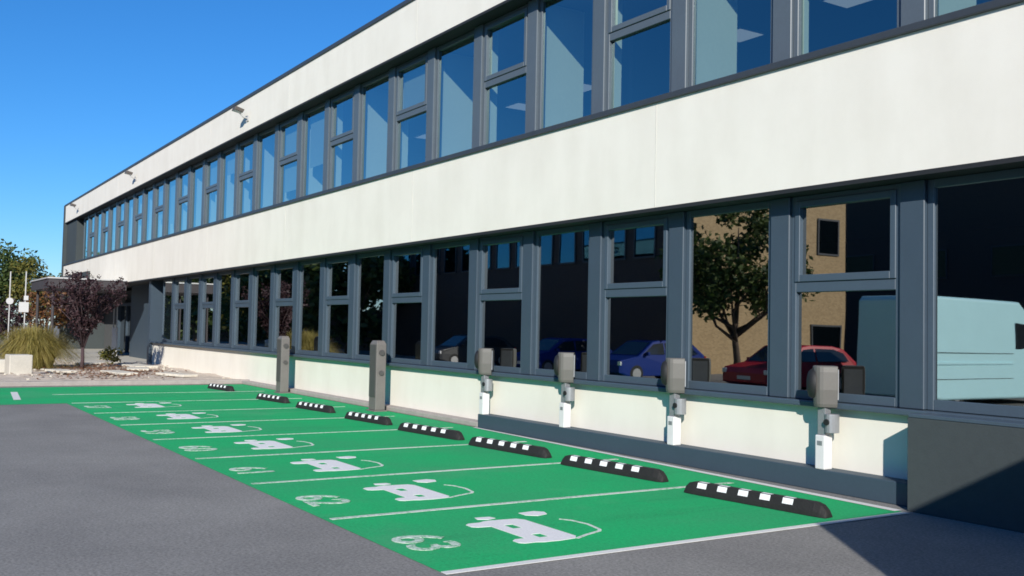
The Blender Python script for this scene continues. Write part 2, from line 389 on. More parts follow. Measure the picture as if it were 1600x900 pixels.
for _ in range(1500):
    c = random.choice([(-36.5, -3.1, 1.3), (-34.0, -2.0, 1.2), (-31.5, -3.5, 1.8), (-38.5, -1.8, 1.3)])
    x, y = random.gauss(c[0], c[2]), random.gauss(c[1], c[2] * .5)
    if y > .1 or x > -29.1 or x < -47: continue
    a = rnd(0, 6.28); s = rnd(.03, .07); t = rnd(-.02, .02)
    mb.quad((x + s * math.cos(a), y + s * math.sin(a), .155), (x - s * math.sin(a), y + s * math.cos(a), .165 + t), (x - s * math.cos(a), y - s * math.sin(a), .155), (x + s * math.sin(a), y - s * math.cos(a), .165 - t))
tag(mb.build('fallen_leaves', M['dry']), 'fallen reddish leaves on the planting bed', 'leaves', kind='stuff')
mb = MB()
for (x, y, sx, sy, a) in [(-31.5, -1.2, 1.6, .5, .3), (-33.0, -2.6, 1.9, .6, .1), (-35.5, -1.5, 1.5, .7, -.2), (-38.0, -1.0, 2.2, .8, .1), (-40.5, -2.3, 1.8, .7, .0), (-34.3, -4.1, 1.4, .5, .2)]:
    mb.obox((x, y, .15), (sx, sy, .08), a)
tag(mb.build('stepping_slabs', M['slabstone'], bevel=.015), 'pale stone slabs set flat in the planting bed', kind='structure')
mb = MB().box(-62.8, -42.0, -2.6, 2.6, .0, .12)
tag(mb.build('porch_pavement', M['conc'], bevel=.02), 'pale paved step under the entrance canopy', kind='structure')

# ------------------------------------------------------------------ the office building
BX0, BX1 = -62.8, 16.0
bld = thing('office_building', 'long white two-storey office building with slate window bands', 'building')
YB_, YW, YG = -.06, .25, .30
ZS, ZM0, ZM1, ZF0, ZR = .989, 3.458, 4.988, 7.46, 8.50
P = lambda mb, n, m, **k: mb.build(n, M[m], bld, **k)
P(MB().box(-41.25, BX1, YW, YW + .22, .0, .93), 'lower_wall', 'white')
P(MB().box(BX0, BX1, YB_, .42, ZM0 + .02, ZM1 - .05), 'middle_band', 'white')
P(MB().box(BX0, BX1, YB_ - .004, .44, ZM0 - .03, ZM0 + .0195), 'drip_edge', 'shadeband')
P(MB().box(BX0, BX1, YB_, .42, ZF0 + .02, ZR - .05), 'parapet_band', 'white')
P(MB().box(BX0, BX1, YB_ - .004, .44, ZF0 - .03, ZF0 + .0195), 'drip_edge', 'shadeband')
P(MB().box(BX0 - .3, BX1, YB_ - .035, .46, ZR - .0495, ZR + .045), 'parapet_coping', 'coping', bevel=.01)
P(MB().box(BX0, BX1, YB_ - .045, .24, ZM1 - .0495, ZM1 + .035), 'window_ledge', 'coping', bevel=.01)
P(MB().box(-41.25, BX1, .12, .31, .93, .995), 'sill', 'slatelight', bevel=.012)
P(MB().box(-28.9, -15.2, -.0, YW - .002, 0, .10), 'kerb', 'kerb', bevel=.02)
P(MB().box(-15.2, -6.13, -.0, YW - .002, 0, .245), 'plinth', 'plinth', bevel=.012)
P(MB().box(BX0 - .42, BX0 - .002, YB_ - .05, 9, 0, ZR + .0), 'end_fin', 'dark')
P(MB().box(BX0, -59.4, .05, .43, ZM1 + .04, ZF0 - .035), 'end_panel', 'dark')
P(MB().box(BX0 + .02, -54.0, YB_ - .12, YB_ - .006, 3.75, 4.30), 'dark_panel', 'dark')  # flat dark panel over the band where a dark notch shows
P(MB().box(BX0, BX1, .44, 9, ZF0 + .02, ZR - .2), 'roof', 'soffit')
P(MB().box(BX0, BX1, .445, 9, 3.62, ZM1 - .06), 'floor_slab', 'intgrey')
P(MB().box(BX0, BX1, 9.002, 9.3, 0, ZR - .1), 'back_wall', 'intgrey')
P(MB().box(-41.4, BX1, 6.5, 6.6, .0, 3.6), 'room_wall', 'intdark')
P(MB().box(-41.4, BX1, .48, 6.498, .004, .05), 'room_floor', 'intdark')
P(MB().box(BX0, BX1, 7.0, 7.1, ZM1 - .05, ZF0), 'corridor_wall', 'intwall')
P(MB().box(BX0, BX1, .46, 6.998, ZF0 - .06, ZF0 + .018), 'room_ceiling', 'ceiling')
P(MB().box(BX1, BX1 + .3, YB_, 9.3, 0, ZR - .06), 'end_wall', 'white')
P(MB().box(-41.60, -41.27, .12, 6.6, 0, ZM0 - .035), 'return_wall', 'slate')

MAIN = -6.617; PAIR = 3.715; SPL = 1.769
def window(x0, x1, z0, z1, split, gm, zt=None, inset=.0):
    """x0..x1 clear width between posts; frame mesh plus one child mesh with its panes"""
    fr = MB(); gl = MB()
    y0, y1 = .255, .345
    if split:
        f = .075
        fr.box(x0, x0 + f, y0, y1, z0, z1); fr.box(x1 - f, x1, y0, y1, z0, z1)
        fr.box(x0 + f, x1 - f, y0, y1, z0, z0 + .10); fr.box(x0 + f, x1 - f, y0, y1, z1 - .10, z1)
        fr.box(x0 + f, x1 - f, y0 - .0, y1, zt - .12, zt)
        # opening sash in the upper half, standing a little proud
        s = .075; a0, a1 = x0 + f - .012, x1 - f + .012; b0, b1 = zt + .003, z1 - .06
        ys = y0 - .018
        fr.box(a0, a0 + s, ys, y1 - .02, b0, b1); fr.box(a1 - s, a1, ys, y1 - .02, b0, b1)
        fr.box(a0 + s, a1 - s, ys, y1 - .02, b0, b0 + .085); fr.box(a0 + s, a1 - s, ys, y1 - .02, b1 - .08, b1)
        gl.quad((a0 + s, YG, b0 + .085), (a1 - s, YG, b0 + .085), (a1 - s, YG, b1 - .08), (a0 + s, YG, b1 - .08))
        gl.quad((x0 + f, YG + .01, z0 + .10), (x1 - f, YG + .01, z0 + .10), (x1 - f, YG + .01, zt - .12), (x0 + f, YG + .01, zt - .12))
    else:
        f = .078
        fr.box(x0, x0 + f, y0 + .01, y1, z0, z1); fr.box(x1 - f, x1, y0 + .01, y1, z0, z1)
        fr.box(x0 + f, x1 - f, y0 + .01, y1, z0, z0 + .11); fr.box(x0 + f, x1 - f, y0 + .01, y1, z1 - .09, z1)
        gl.quad((x0 + f, YG, z0 + .11), (x1 - f, YG, z0 + .11), (x1 - f, YG, z1 - .09), (x0 + f, YG, z1 - .09))
    w = fr.build('window', M['litframe' if gm == 'uw' else 'slatelight'], bld, bevel=.006, seg=1)
    gl.build('pane', M[gm], w)
    return w
def row(z0, z1, zt, xmin, gm, upper):
    j = -4
    while True:
        c0 = MAIN - PAIR * j; c1 = c0 - SPL; c2 = c0 - PAIR      # posts
        if c1 < xmin: break
        P(MB().box(c0 - .115, c0 + .185, .215, .42, z0, z1), 'mullion', 'litframe' if upper else 'slate', bevel=.008, seg=1)
        P(MB().box(c1 - .185, c1 + .115, .215, .42, z0, z1), 'mullion', 'litframe' if upper else 'slate', bevel=.008, seg=1)
        window(c1 + .117, c0 - .117, z0, z1, True, gm, zt)
        xe = max(c2 + .187, xmin)
        if c1 - .187 - xe > .3: window(xe, c1 - .187, z0, z1, False, gm)
        j += 1
row(1.0, ZM0 - .032, 2.39, -41.2, 'gw', False)
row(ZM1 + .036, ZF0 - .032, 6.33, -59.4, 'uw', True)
# white partitions that stand behind every second upper post
for j in range(-3, 15):
    x = MAIN - PAIR * j
    if x < -58.5: break
    P(MB().box(x - .02, x + .10, .47, 1.28, ZM1 - .04, ZF0 - .065), 'partition', 'fin')
    P(MB().box(x - SPL - .06, x - SPL + .04, .47, .62, ZM1 - .04, ZF0 - .065), 'pier', 'fin')
    if j % 2 == 0: P(MB().box(x - .02, x + .08, 2.4, 6.9, ZM1 - .04, ZF0 - .065), 'room_divider', 'intwall')

for k in range(10):
    x = -3.0 - 7.43 * k
    if x < BX0 + 2: break
    P(MB().box(x - .006, x + .006, YB_ - .0035, YB_ + .01, ZM0 + .03, ZM1 - .055), 'panel_joint', 'joint')
    P(MB().box(x - .006, x + .006, YB_ - .0035, YB_ + .01, ZF0 + .03, ZR - .055), 'panel_joint', 'joint')
for j, part, zb in [(1, 0, 6.9), (3, 0, 6.2), (4, 1, 5.9), (5, 0, 5.45), (6, 1, 6.6), (7, 0, 6.35), (8, 1, 5.6), (9, 0, 5.9), (11, 1, 6.1), (12, 0, 5.5)]:
    x1 = (MAIN - PAIR * j - .20) if part == 0 else (MAIN - PAIR * j - SPL - .24)
    P(MB().box(x1 - 1.34, x1, .395, .402, zb, ZF0 - .06), 'roller_blind', 'blind')
# entrance canopy and porch front
c = P(MB().box(-50.6, -45.0, -3.15, YB_ - .008, 3.10, 3.50), 'canopy', 'soffit', bevel=.01)
MB().box(-50.65, -44.95, -3.2, YB_ - .007, 3.501, 3.56).build('canopy_edge', M['pole'], c)
for x, y in ((-45.4, -2.9), (-50.2, -2.9)):
    P(MB().cyl((x, y, .12), (x, y, 3.10), .06, 16), 'canopy_post', 'soffit')
P(MB().box(-49.2, -45.0, 1.0, 1.12, .12, 3.44), 'porch_panel', 'slate')
P(MB().box(-44.95, -41.62, 2.0, 2.12, .12, 3.44), 'porch_panel', 'slate')
P(MB().box(-62.7, -49.25, 2.3, 2.42, .12, 3.44), 'porch_back_wall', 'intgrey')
d = P(MB().box(-57.2, -57.1, 1.9, 2.28, .12, 2.6).box(-53.4, -53.3, 1.9, 2.28, .12, 2.6).box(-57.2, -53.3, 1.9, 2.28, 2.601, 2.75).box(-55.3, -55.2, 2.0, 2.2, .12, 2.6), 'entrance_door', 'slate')
MB().quad((-57.1, 2.1, .13), (-53.4, 2.1, .13), (-53.4, 2.1, 2.6), (-57.1, 2.1, 2.6)).build('pane', M['doorglass'], d)
tag(thing('notice_board', 'white upright notice board beside the porch door', 'board', (-50.4, .55, .12)), 'white upright notice board beside the porch door')
nb = COL.objects['notice_board']
MB().box(-.5, .5, -.04, .04, .0, 1.35).build('board', M['signwhite'], nb, bevel=.01)
MB().box(-.42, -.36, -.02, .02, 1.351, 2.6).box(.36, .42, -.02, .02, 1.351, 2.6).build('upright', M['pole'], nb)

# ceiling lights seen through the upper windows
for i in range(11):
    x = -5.75 - 2.5 * i
    t = thing('ceiling_light', 'flat square ceiling light behind the upper windows, one of a row', 'ceiling light', (x, 4.4, ZF0 - .062), 0, 'ceiling lights of the upper offices')
    MB().box(-.34, .34, -.34, .34, -.03, 0).box(-.30, .30, -.30, .30, -.0305, -.029).build('frame', M['signwhite'], t)
    MB().box(-.30, .30, -.30, .30, -.036, -.031).build('diffuser', M['lit'], t)

# low dark stair wall by the near end
sw = thing('stair_wall', 'low dark anthracite wall under the last window beside the green bays', 'low wall', (-4, 0, 0))
MB().box(-2.33, 3.2, -.20, .165, 0, .945).build('wall', M['dark'], sw, bevel=.006, seg=1)
MB().box(-2.32, 3.2, -.205, .163, .946, .985).build('coping', M['slatelight'], sw, bevel=.006, seg=1)
# unseen wall added so that its shadow falls over the stair wall
bw = thing('shadow_wall', 'unseen white wall added to shade the dark stair wall', 'wall', (-.70, 0, 0))
MB().box(0, .25, -5.58, -.30, 0, 3.08).build('wall', M['white'], bw)
MB().box(-.02, .27, -5.60, -.28, 3.081, 3.12).build('coping', M['coping'], bw)

# floodlights on the parapet
fl_lab = ['nearest bronze floodlight on a bracket of the white parapet', 'middle one of three bronze floodlights on the white parapet', 'farthest bronze floodlight, near the end of the parapet']
fl = thing('floodlight', fl_lab[0], 'floodlight', (-28.75, YB_, 7.84), 0, 'floodlights on the parapet')
MB().box(-.07, .07, -.03, -.002, -.09, .09).build('wall_plate', M['floodarm'], fl, bevel=.01)
MB().tube([(0, -.03, 0), (0, -.14, .02), (0, -.26, .12)], .022, 10).build('arm', M['floodarm'], fl)
h = MB().loft([[(-.12, -.20, .13), (.12, -.20, .13), (.12, -.15, .23), (-.12, -.15, .23)], [(-.16, -.46, .19), (.16, -.46, .19), (.15, -.42, .30), (-.15, -.42, .30)]]).build('lamp_head', M['floodlamp'], fl, bevel=.012)
MB().quad((-.14, -.45, .184), (.14, -.45, .184), (.10, -.22, .131), (-.10, -.22, .131)).build('lens', M['lamp'], h)
for k, x in ((1, -43.9), (2, -58.2)): dup(fl, fl_lab[k], (x, YB_, 7.84))

# ------------------------------------------------------------------ chargers, totems, wheel stops
ch_lab = ['electric car charger nearest the dark stair wall, on a white pedestal', 'second charger from the dark stair wall, in front of a mullion', 'third charger from the dark stair wall, halfway along the plinth', 'charger at the far end of the slate plinth']
ch = thing('car_charger', ch_lab[0], 'charger', (-7.60, .06, .245), 0, 'wall-side car chargers')
MB().box(-.068, .068, -.068, .068, 0, .385).build('pedestal', M['cwhite'], ch, bevel=.012)
MB().box(-.05, .06, -.05, .05, .386, .70).build('neck', M['cmetal'], ch, bevel=.008)
s_ = MB().loft([[(.115 + .075 * math.cos(t), .085 * math.sin(t), z) for t in [k * math.pi / 8 for k in range(16)]] for z in (.42, .44, .60, .63)]).build('socket_holder', M['cmetal'], ch, bevel=.006)
MB().cyl((.11, -.075, .54), (.11, -.10, .54), .035, 16).build('socket', M['cdark'], s_)
rot = R(-40)
def hd(k, dz):       # rounded head, D-shaped in plan, front turned to the bays
    pts = []
    for i in range(9):
        a = math.pi + i * math.pi / 8
        pts.append((.13 * k * math.cos(a), .10 * k * math.sin(a) - .03))
    pts += [(.13 * k, .13), (-.13 * k, .13)]
    m = Matrix.Rotation(rot, 3, 'Z')
    return [tuple(m @ Vector((x, y, dz))) for x, y in pts]
hb = MB().loft([hd(.74, .70), hd(.86, .74), hd(1.0, .90), hd(1.0, 1.10), hd(.97, 1.15), hd(.9, 1.168)]).build('charger_head', M['cgrey'], ch, bevel=.008, smooth=False)
rings = []
m3 = Matrix.Rotation(rot, 3, 'Z')
for rr, yy in ((.0, -.190), (.06, -.186), (.095, -.170), (.116, -.135), (.12, -.11)):
    rings.append([tuple(m3 @ Vector((max(rr, .001) * math.cos(t), yy, .965 + 1.45 * max(rr, .001) * math.sin(t)))) for t in [k * math.pi / 16 for k in range(32)]])
MB().obox((0, .137, .96), (.20, .012, .34)).build('pale_back_plate', M['cmetal'], hb).rotation_euler = (0, 0, rot)  # pale plate added to lighten the charger's reflection
MB().box(-.035, .035, -.0715, -.0685, .27, .32).build('rating_label', M['cmetal'], ch)
MB().loft(rings, cap=False).build('front_disc', M['cdark'], hb, smooth=True)
for k, x in ((1, -10.11), (2, -12.63), (3, -15.08)): dup(ch, ch_lab[k], (x, .06, .245))

tt = thing('charging_totem', 'tall grey charging post between wheel stops, nearer one of two', 'charging post', (-18.95, -.22, 0), 0, 'grey charging posts')
MB().box(-.21, .21, -.15, .15, 0, .03).build('foot_plate', M['totem'], tt, bevel=.01)
b_ = MB().loft([[(-.17, -.11, .031), (.17, -.11, .031), (.17, .11, .031), (-.17, .11, .031)], [(-.17, -.11, 1.40), (.17, -.11, 1.40), (.17, .11, 1.40), (-.17, .11, 1.40)], [(-.12, -.08, 1.47), (.12, -.08, 1.47), (.12, .08, 1.47), (-.12, .08, 1.47)]]).build('post_body', M['totem'], tt, bevel=.012)
MB().box(-.15, .15, -.122, -.111, .30, 1.38).build('front_panel', M['totemdark'], b_, bevel=.004)
MB().cyl((.171, 0, 1.22), (.20, 0, 1.22), .06, 20).build('socket', M['totemdark'], tt)
MB().cyl((.171, 0, .80), (.20, 0, .80), .05, 20).build('lock', M['totemdark'], tt)
dup(tt, 'tall grey charging post farther along the wall, near the planting bed', (-24.75, -.20, 0))

ws_lab = ['black rubber wheel stop with white squares nearest the dark stair wall', 'second wheel stop from the near end line of the bays', 'third wheel stop from the near end line, by the plinth end', 'fourth wheel stop from the near end line, before the white wall', 'wheel stop at the foot of the nearer grey charging post', 'wheel stop between the two grey charging posts', 'wheel stop at the foot of the farther grey charging post', 'last black wheel stop, next to the planting bed kerb']
stops = [(-7.31, -1.36), (-9.73, -1.30), (-12.08, -1.33), (-14.43, -1.36), (-16.85, -1.37), (-19.5, -1.36), (-22.15, -1.35), (-26.3, -1.33)]
ws = thing('wheel_stop', ws_lab[0], 'wheel stop', (-7.31, -1.36, .005), R(6), 'wheel stops of the green bays')
rings = []
for x, k in ((-.90, .25), (-.88, .55), (-.83, .86), (-.76, 1), (.76, 1), (.83, .86), (.88, .55), (.90, .25)):
    hh = .135 * (k if k < 1 else 1); hw = .085 * (.55 + .45 * k)
    rings.append([(x, -hw, 0), (x, -hw * .93, hh * .35), (x, -hw * .52, hh), (x, hw * .52, hh), (x, hw * .93, hh * .35), (x, hw, 0)])
bb = MB().loft(rings).build('body', M['rubber'], ws, bevel=.008)
for k in range(5):
    x = -.70 + .275 * k
    MB().quad((x, -.0735, .060), (x + .125, -.0735, .060), (x + .125, -.0475, .131), (x, -.0475, .131)).add([(x, -.043, .1375), (x + .125, -.043, .1375), (x + .125, .012, .1375), (x, .012, .1375)], [(0, 1, 2, 3)]).build('reflector', M['reflector'], bb)
for k, (x, y) in enumerate(stops):
    if k: dup(ws, ws_lab[k], (x, y, .005), R(6), (1, 1, 1) if k < 4 else (.86, 1, 1))

# ------------------------------------------------------------------ vegetation
def leafcloud(mb, centres, n, r, size, up=0.0, flat=.8):
    for _ in range(n):
        c = random.choice(centres)
        rad = r * (rnd(0, 1) ** .6)
        d = Vector((random.gauss(0, 1), random.gauss(0, 1), random.gauss(0, flat))).normalized() * rad
        p = Vector(c) + d
        s = size * rnd(.6, 1.3)
        u = Vector((random.gauss(0, 1), random.gauss(0, 1), random.gauss(up, .7))).normalized()
        w = u.cross(Vector((random.gauss(0, 1), random.gauss(0, 1), random.gauss(0, 1)))).normalized()
        mb.quad(p - u * s, p + w * s * .5, p + u * s, p - w * s * .5)
def tree(name, label, cat, loc, h, rx, trunk_h, lm, bm='bark', leaves=4200, size=.13, clump=.75, nl=7, nclump=46, group=None, low=.35, split=False):
    t = thing(name, label, cat, loc, 0, group)
    tb = MB(); r0 = .045 * h ** .85 * .55
    tips = []
    top = Vector((rnd(-.15, .15) * rx, rnd(-.15, .15) * rx, h * .85))
    if not split:
        tb.tube([(0, 0, -.05), (rnd(-.05, .05), rnd(-.05, .05), trunk_h * .5), (rnd(-.1, .1), rnd(-.1, .1), trunk_h), tuple((top + Vector((0, 0, trunk_h))) / 2), tuple(top)], [r0 * 1.25, r0, r0 * .85, r0 * .5, r0 * .12], 10)
    for k in range(nl):
        a = 6.283 * k / nl + rnd(-.3, .3); rr = rx * rnd(.55, .9); z = h * rnd(.5, .9)
        s = Vector((0, 0, 0 if split and k < 3 else trunk_h * rnd(.75, 1.25)))
        e = Vector((rr * math.cos(a), rr * math.sin(a), z)); m = s.lerp(e, .5) + Vector((0, 0, -.08 * h * rnd(0, 1)))
        if split: m = s.lerp(e, .5) * 1.0 + Vector((-.18 * e.x, -.18 * e.y, .05 * h))
        tb.tube([tuple(s), tuple(m), tuple(e)], [r0 * .62, r0 * .36, r0 * .08], 7); tips += [e, m.lerp(e, .5)]
        for q in range(2):
            e2 = m.lerp(e, .4) + Vector((rnd(-.3, .3), rnd(-.3, .3), rnd(.0, .3))) * rx
            tb.tube([tuple(m), tuple(m.lerp(e2, .5)), tuple(e2)], [r0 * .28, r0 * .18, r0 * .05], 5); tips.append(e2)
    tb.build('trunk', M[bm], t, smooth=True)
    cs = list(tips)
    while len(cs) < nclump + len(tips):
        d = Vector((random.gauss(0, 1), random.gauss(0, 1), random.gauss(0, 1))).normalized() * rnd(.55, 1.0)
        zc = h * (1 + low) / 2; p = Vector((d.x * rx * .88, d.y * rx * .88, zc + d.z * h * (1 - low) / 2 * .92))
        cs.append(p)
    cb = MB(); leafcloud(cb, cs, leaves, clump, size); cb.build('crown', M[lm], t)
    return t
# purple-leaved small tree by the entrance: upright fan of twigs
pt = thing('purple_tree', 'small dark purple vase-shaped tree in front of the entrance porch', 'tree', (-36.5, -3.12, .1))
tb = MB(); cb = MB(); cs = []
tb.tube([(0, 0, -.05), (.02, .01, .35), (.0, 0, .75)], [.075, .06, .055], 10)
for k in range(34):
    a = rnd(0, 6.283); rr = rnd(.25, 1.35); z = 3.35 - .45 * (rr / 1.35) ** 2 + rnd(-.55, .15)
    s = Vector((0, 0, rnd(.6, .95))); e = Vector((rr * math.cos(a), rr * math.sin(a), z)); m = s.lerp(e, .5) + Vector((-.12 * e.x, -.12 * e.y, .15))
    tb.tube([tuple(s), tuple(m), tuple(e)], [.026, .017, .005], 5)
    for q in range(10):
        f = rnd(.22, 1.05); p = (s.lerp(m, f / .5) if f < .5 else m.lerp(e, (f - .5) / .5)); cs.append(p + Vector((rnd(-.1, .1), rnd(-.1, .1), rnd(-.05, .12))))
tb.build('trunk', M['pbark'], pt, smooth=True)
leafcloud(cb, cs, 5200, .17, .055, up=.6); cb.build('crown', M['leafp'], pt)
# ornamental grass mound
og = MB()
for _ in range(5200):
    a = rnd(0, 6.283); base = Vector((rnd(0, .45) * math.cos(a), rnd(0, .45) * math.sin(a), 0))
    a += rnd(-.5, .5); reach = rnd(.1, 1.12); hgt = rnd(.95, 1.62) * (1 - .38 * (reach / 1.15) ** 2)
    side = Vector((-math.sin(a), math.cos(a), 0)) * rnd(.005, .010); out = Vector((math.cos(a), math.sin(a), 0))
    pts = []
    for i in range(5):
        f = i / 4; pts.append(base + out * reach * f ** 1.7 + Vector((0, 0, hgt * (1 - (1 - f) ** 1.8) - (.75 * reach * f ** 4))))
    vs = []
    for i, p in enumerate(pts):
        w = side * (1 - i / 4.4); vs += [p - w, p + w]
    og.add(vs, [(2 * i, 2 * i + 1, 2 * i + 3, 2 * i + 2) for i in range(4)])
o = og.build('ornamental_grass', M['grassm']); o.location = (-37.7, -4.55, .08)
tag(o, 'large yellow-green mound of ornamental grass beside the purple tree', 'ornamental grass')
o.scale = (1.5, 1.5, 1.06)
for k, (x, y, hh, lab) in enumerate([(-39.5, -1.6, .55, 'low green plant by the entrance step')]):
    sh = MB(); leafcloud(sh, [(rnd(-.4, .4), rnd(-.4, .4), rnd(.1, hh)) for _ in range(10)], 500, .22, .06)
    o = sh.build('low_shrub', M['leaf2' if k == 0 else 'leaf1']); o.location = (x, y, .1); tag(o, lab, 'shrub')
# concrete block
cbk = MB().box(-.38, .38, -.32, .32, 0, .62).build('concrete_block', M['conc'], bevel=.03); cbk.location = (-33.3, -5.42, .08); cbk.rotation_euler = (0, 0, R(4))
tag(cbk, 'pale concrete cube standing in front of the ornamental grass', 'concrete block')
cb2 = MB().box(-.9, .9, -.22, .22, 0, .42).build('low_block_wall', M['conc'], bevel=.03); cb2.location = (-35.0, -6.35, .08); cb2.rotation_euler = (0, 0, R(75))
tag(cb2, 'low grey concrete edging behind the concrete cube', 'low wall')

# far trees at the end of the street
gfar = 'trees at the end of the street'
tree('street_tree', 'tall dark green tree at the far end of the street', 'tree', (-94, -.6, 0), 8.2, 3.2, 2.0, 'leaf1', leaves=5200, size=.20, clump=1.0, group=gfar)
tree('street_tree', 'yellowing tree leaning over the far signposts', 'tree', (-86, 1.0, 0), 6.6, 2.0, 2.0, 'leaf2', leaves=2600, size=.16, clump=.7, nclump=26, group=gfar)
tree('street_tree', 'broad green tree behind the dark green one', 'tree', (-108, -6, 0), 9.5, 5, 2.0, 'leaf1', leaves=4200, size=.24, clump=1.2, group=gfar)
tree('street_tree', 'bushy green tree close beyond the end wall', 'tree', (-100, 6, 0), 6.2, 4.0, 1.5, 'leaf1', leaves=3000, size=.22, clump=1.0, group=gfar, low=.1)
tree('autumn_bush', 'orange autumn bush between the signposts and the porch', 'bush', (-61.5, -1.0, 0), 3.9, 1.25, .5, 'leaf3', leaves=1900, size=.10, clump=.4, nclump=26, low=.1)
tree('autumn_bush', 'dark red bush under the canopy end', 'bush', (-64.5, -2.4, 0), 3.0, 1.0, .5, 'leafp', leaves=1200, size=.10, clump=.4, nclump=20, low=.1)
tree('hedge_bush', 'dark green bush behind the ornamental grass', 'bush', (-72, -3.6, 0), 2.6, 2.4, .4, 'leaf1', leaves=1800, size=.13, clump=.6, nclump=24, low=.0)
# signposts
sp = thing('signpost', 'slim pole with a round white sign', 'signpost', (-59.7, -3.12, 0))
MB().cyl((0, 0, 0), (0, 0, 4.35), .033, 12).build('pole', M['pole'], sp)
MB().cyl((.05, 0, 2.75), (.09, 0, 2.75), .18, 28).build('sign_panel', M['signwhite'], sp)
sp = thing('signpost', 'slim pole with two white rectangular signs', 'signpost', (-57.7, -2.58, 0))
MB().cyl((0, 0, 0), (0, 0, 4.3), .033, 12).build('pole', M['pole'], sp)
MB().box(.046, .075, -.30, .17, 2.15, 2.68).build('sign_panel', M['signwhite'], sp, bevel=.01)
MB().box(.046, .075, -.08, .14, 2.78, 3.02).build('sign_panel', M['signwhite'], sp, bevel=.01)

# ------------------------------------------------------------------ what stands across the car park and shows in the panes
def wheels(root, ys, w, r=.31):
    for y in ys:
        for s in (-1, 1):
            x0 = s * (w / 2 - .20); x1 = s * (w / 2 + .004)
            t = MB().cyl((x0, y, r), (x1, y, r), r, 24).build('wheel', M['tyre'], root, bevel=.02)
            MB().cyl((x1 - s * .01, y, r), (x1 + s * .012, y, r), r * .62, 20).build('rim', M['rim'], t)
def hatchback(label, loc, rz, paint, group):
    t = thing('parked_car', label, 'car', loc, rz, group); w, l = 1.74, 4.1
    out = [(-2.05, .34), (-2.05, .62), (-1.98, .78), (-1.2, .93), (-.45, 1.42), (-.1, 1.47), (1.0, 1.45), (1.5, 1.36), (1.98, .95), (2.05, .80), (2.03, .34), (1.7, .22), (-1.7, .22)]
    rings = []
    for f, k in ((-1, .93), (-.97, 1), (.97, 1), (1, .93)):
        r_ = []
        for y, z in out:
            tum = 1 - .20 * max(0, (z - .88) / .58); r_.append((f * w / 2 * tum, y * (k if k < 1 else 1), .85 + (z - .85) * (.97 if k < 1 else 1)))
        rings.append(r_)
    b = MB().loft(rings).build('body', M[paint], t, bevel=.03)
    def side(z): return w / 2 * (1 - .20 * max(0, (z - .88) / .58)) + .006
    for s in (-1, 1):
        for poly in ([(-1.0, .97), (-.42, 1.33), (.05, 1.37), (.05, .97)], [(.13, .97), (.13, 1.37), (1.0, 1.35), (1.45, 1.22), (1.62, .97)]):
            MB().add([(s * side(z), y, z) for y, z in poly], [tuple(range(len(poly)))[::s]]).build('side_window', M['carglass'], b)
        MB().box(s * .82 - .12, s * .82 + .04, -2.066, -2.0, .60, .74).build('headlight', M['lamp'], t, bevel=.02)
        MB().box(s * .80 - .07, s * .80 + .07, 1.97, 2.062, .72, .92).build('tail_light', M['taillamp'], t, bevel=.02)
        MB().obox((s * (w / 2 + .07), -.85, 1.0), (.16, .10, .12)).build('wing_mirror', M[paint], t, bevel=.02)
    MB().quad((-.70, -1.16, .965), (.70, -1.16, .965), (.60, -.50, 1.405), (-.60, -.50, 1.405)).build('windscreen', M['carglass'], b)
    MB().quad((.70, 1.965, .99), (-.70, 1.965, .99), (-.60, 1.545, 1.345), (.60, 1.545, 1.345)).build('rear_window', M['carglass'], b)
    MB().box(-.26, .26, -2.066, -2.052, .42, .53).build('number_plate', M['plate'], t)
    wheels(t, (-1.28, 1.27), w)
    return t
def van(label, loc, rz):
    t = thing('delivery_van', label, 'van', loc, rz); w = 1.9
    out = [(-2.75, .22), (-2.75, .85), (-2.62, 1.12), (-1.95, 1.42), (-1.25, 2.30), (-.85, 2.62), (2.65, 2.66), (2.75, 2.55), (2.75, .22), (2.3, .16), (-2.3, .16)]
    rings = []
    for f, k in ((-1, .97), (-.95, 1), (.95, 1), (1, .97)):
        rings.append([(f * w / 2 * (1 - .05 * max(0, (z - 1.2) / 1.5)), y * k, 1.2 + (z - 1.2) * k) for y, z in out])
    b = MB().loft(rings).build('body', M['vanpaint'], t, bevel=.05)
    MB().box(-w / 2 - .004, w / 2 + .004, -.5, 2.6, 1.30, 1.312).box(-w / 2 - .004, w / 2 + .004, -.5, 2.6, .66, .672).build('door_seam', M['tyre'], b)
    for s in (-1, 1):
        x = s * (w / 2 + .004)
        MB().add([(x * .985, y, z) for y, z in [(-1.75, 1.42), (-1.2, 2.05), (-.6, 2.1), (-.6, 1.42)]], [(0, 1, 2, 3)[::s]]).build('side_window', M['carglass'], b)
        MB().box(x - .012, x + .012, -.5, 2.5, 1.02, 1.07).build('side_rail', M['vanpaint'], b)
        MB().box(s * .78 - .14, s * .78 + .1, -2.77, -2.68, .82, 1.02).build('headlight', M['lamp'], t, bevel=.02)
        MB().obox((s * (w / 2 + .13), -1.6, 1.5), (.2, .14, .3)).build('wing_mirror', M['tyre'], t, bevel=.03)
    MB().quad((-.80, -1.96, 1.45), (.80, -1.96, 1.45), (.76, -1.28, 2.29), (-.76, -1.28, 2.29)).build('windscreen', M['carglass'], b)
    wheels(t, (-1.75, 1.65), w - .12, .34)
    return t
gc = 'cars parked across the car park'
hatchback('red hatchback parked beside the pale van', (-20.9, -13.9, 0), R(180), 'redpaint', gc)
hatchback('blue hatchback parked under the round tree', (-27.6, -13.9, 0), R(180), 'bluepaint', gc)
hatchback('dark blue hatchback parked left of the other blue one', (-33.0, -13.9, 0), R(180), 'bluepaint', gc)
hatchback('charcoal hatchback parked past the two blue ones', (-40.5, -13.9, 0), R(180), 'charcoal', gc)
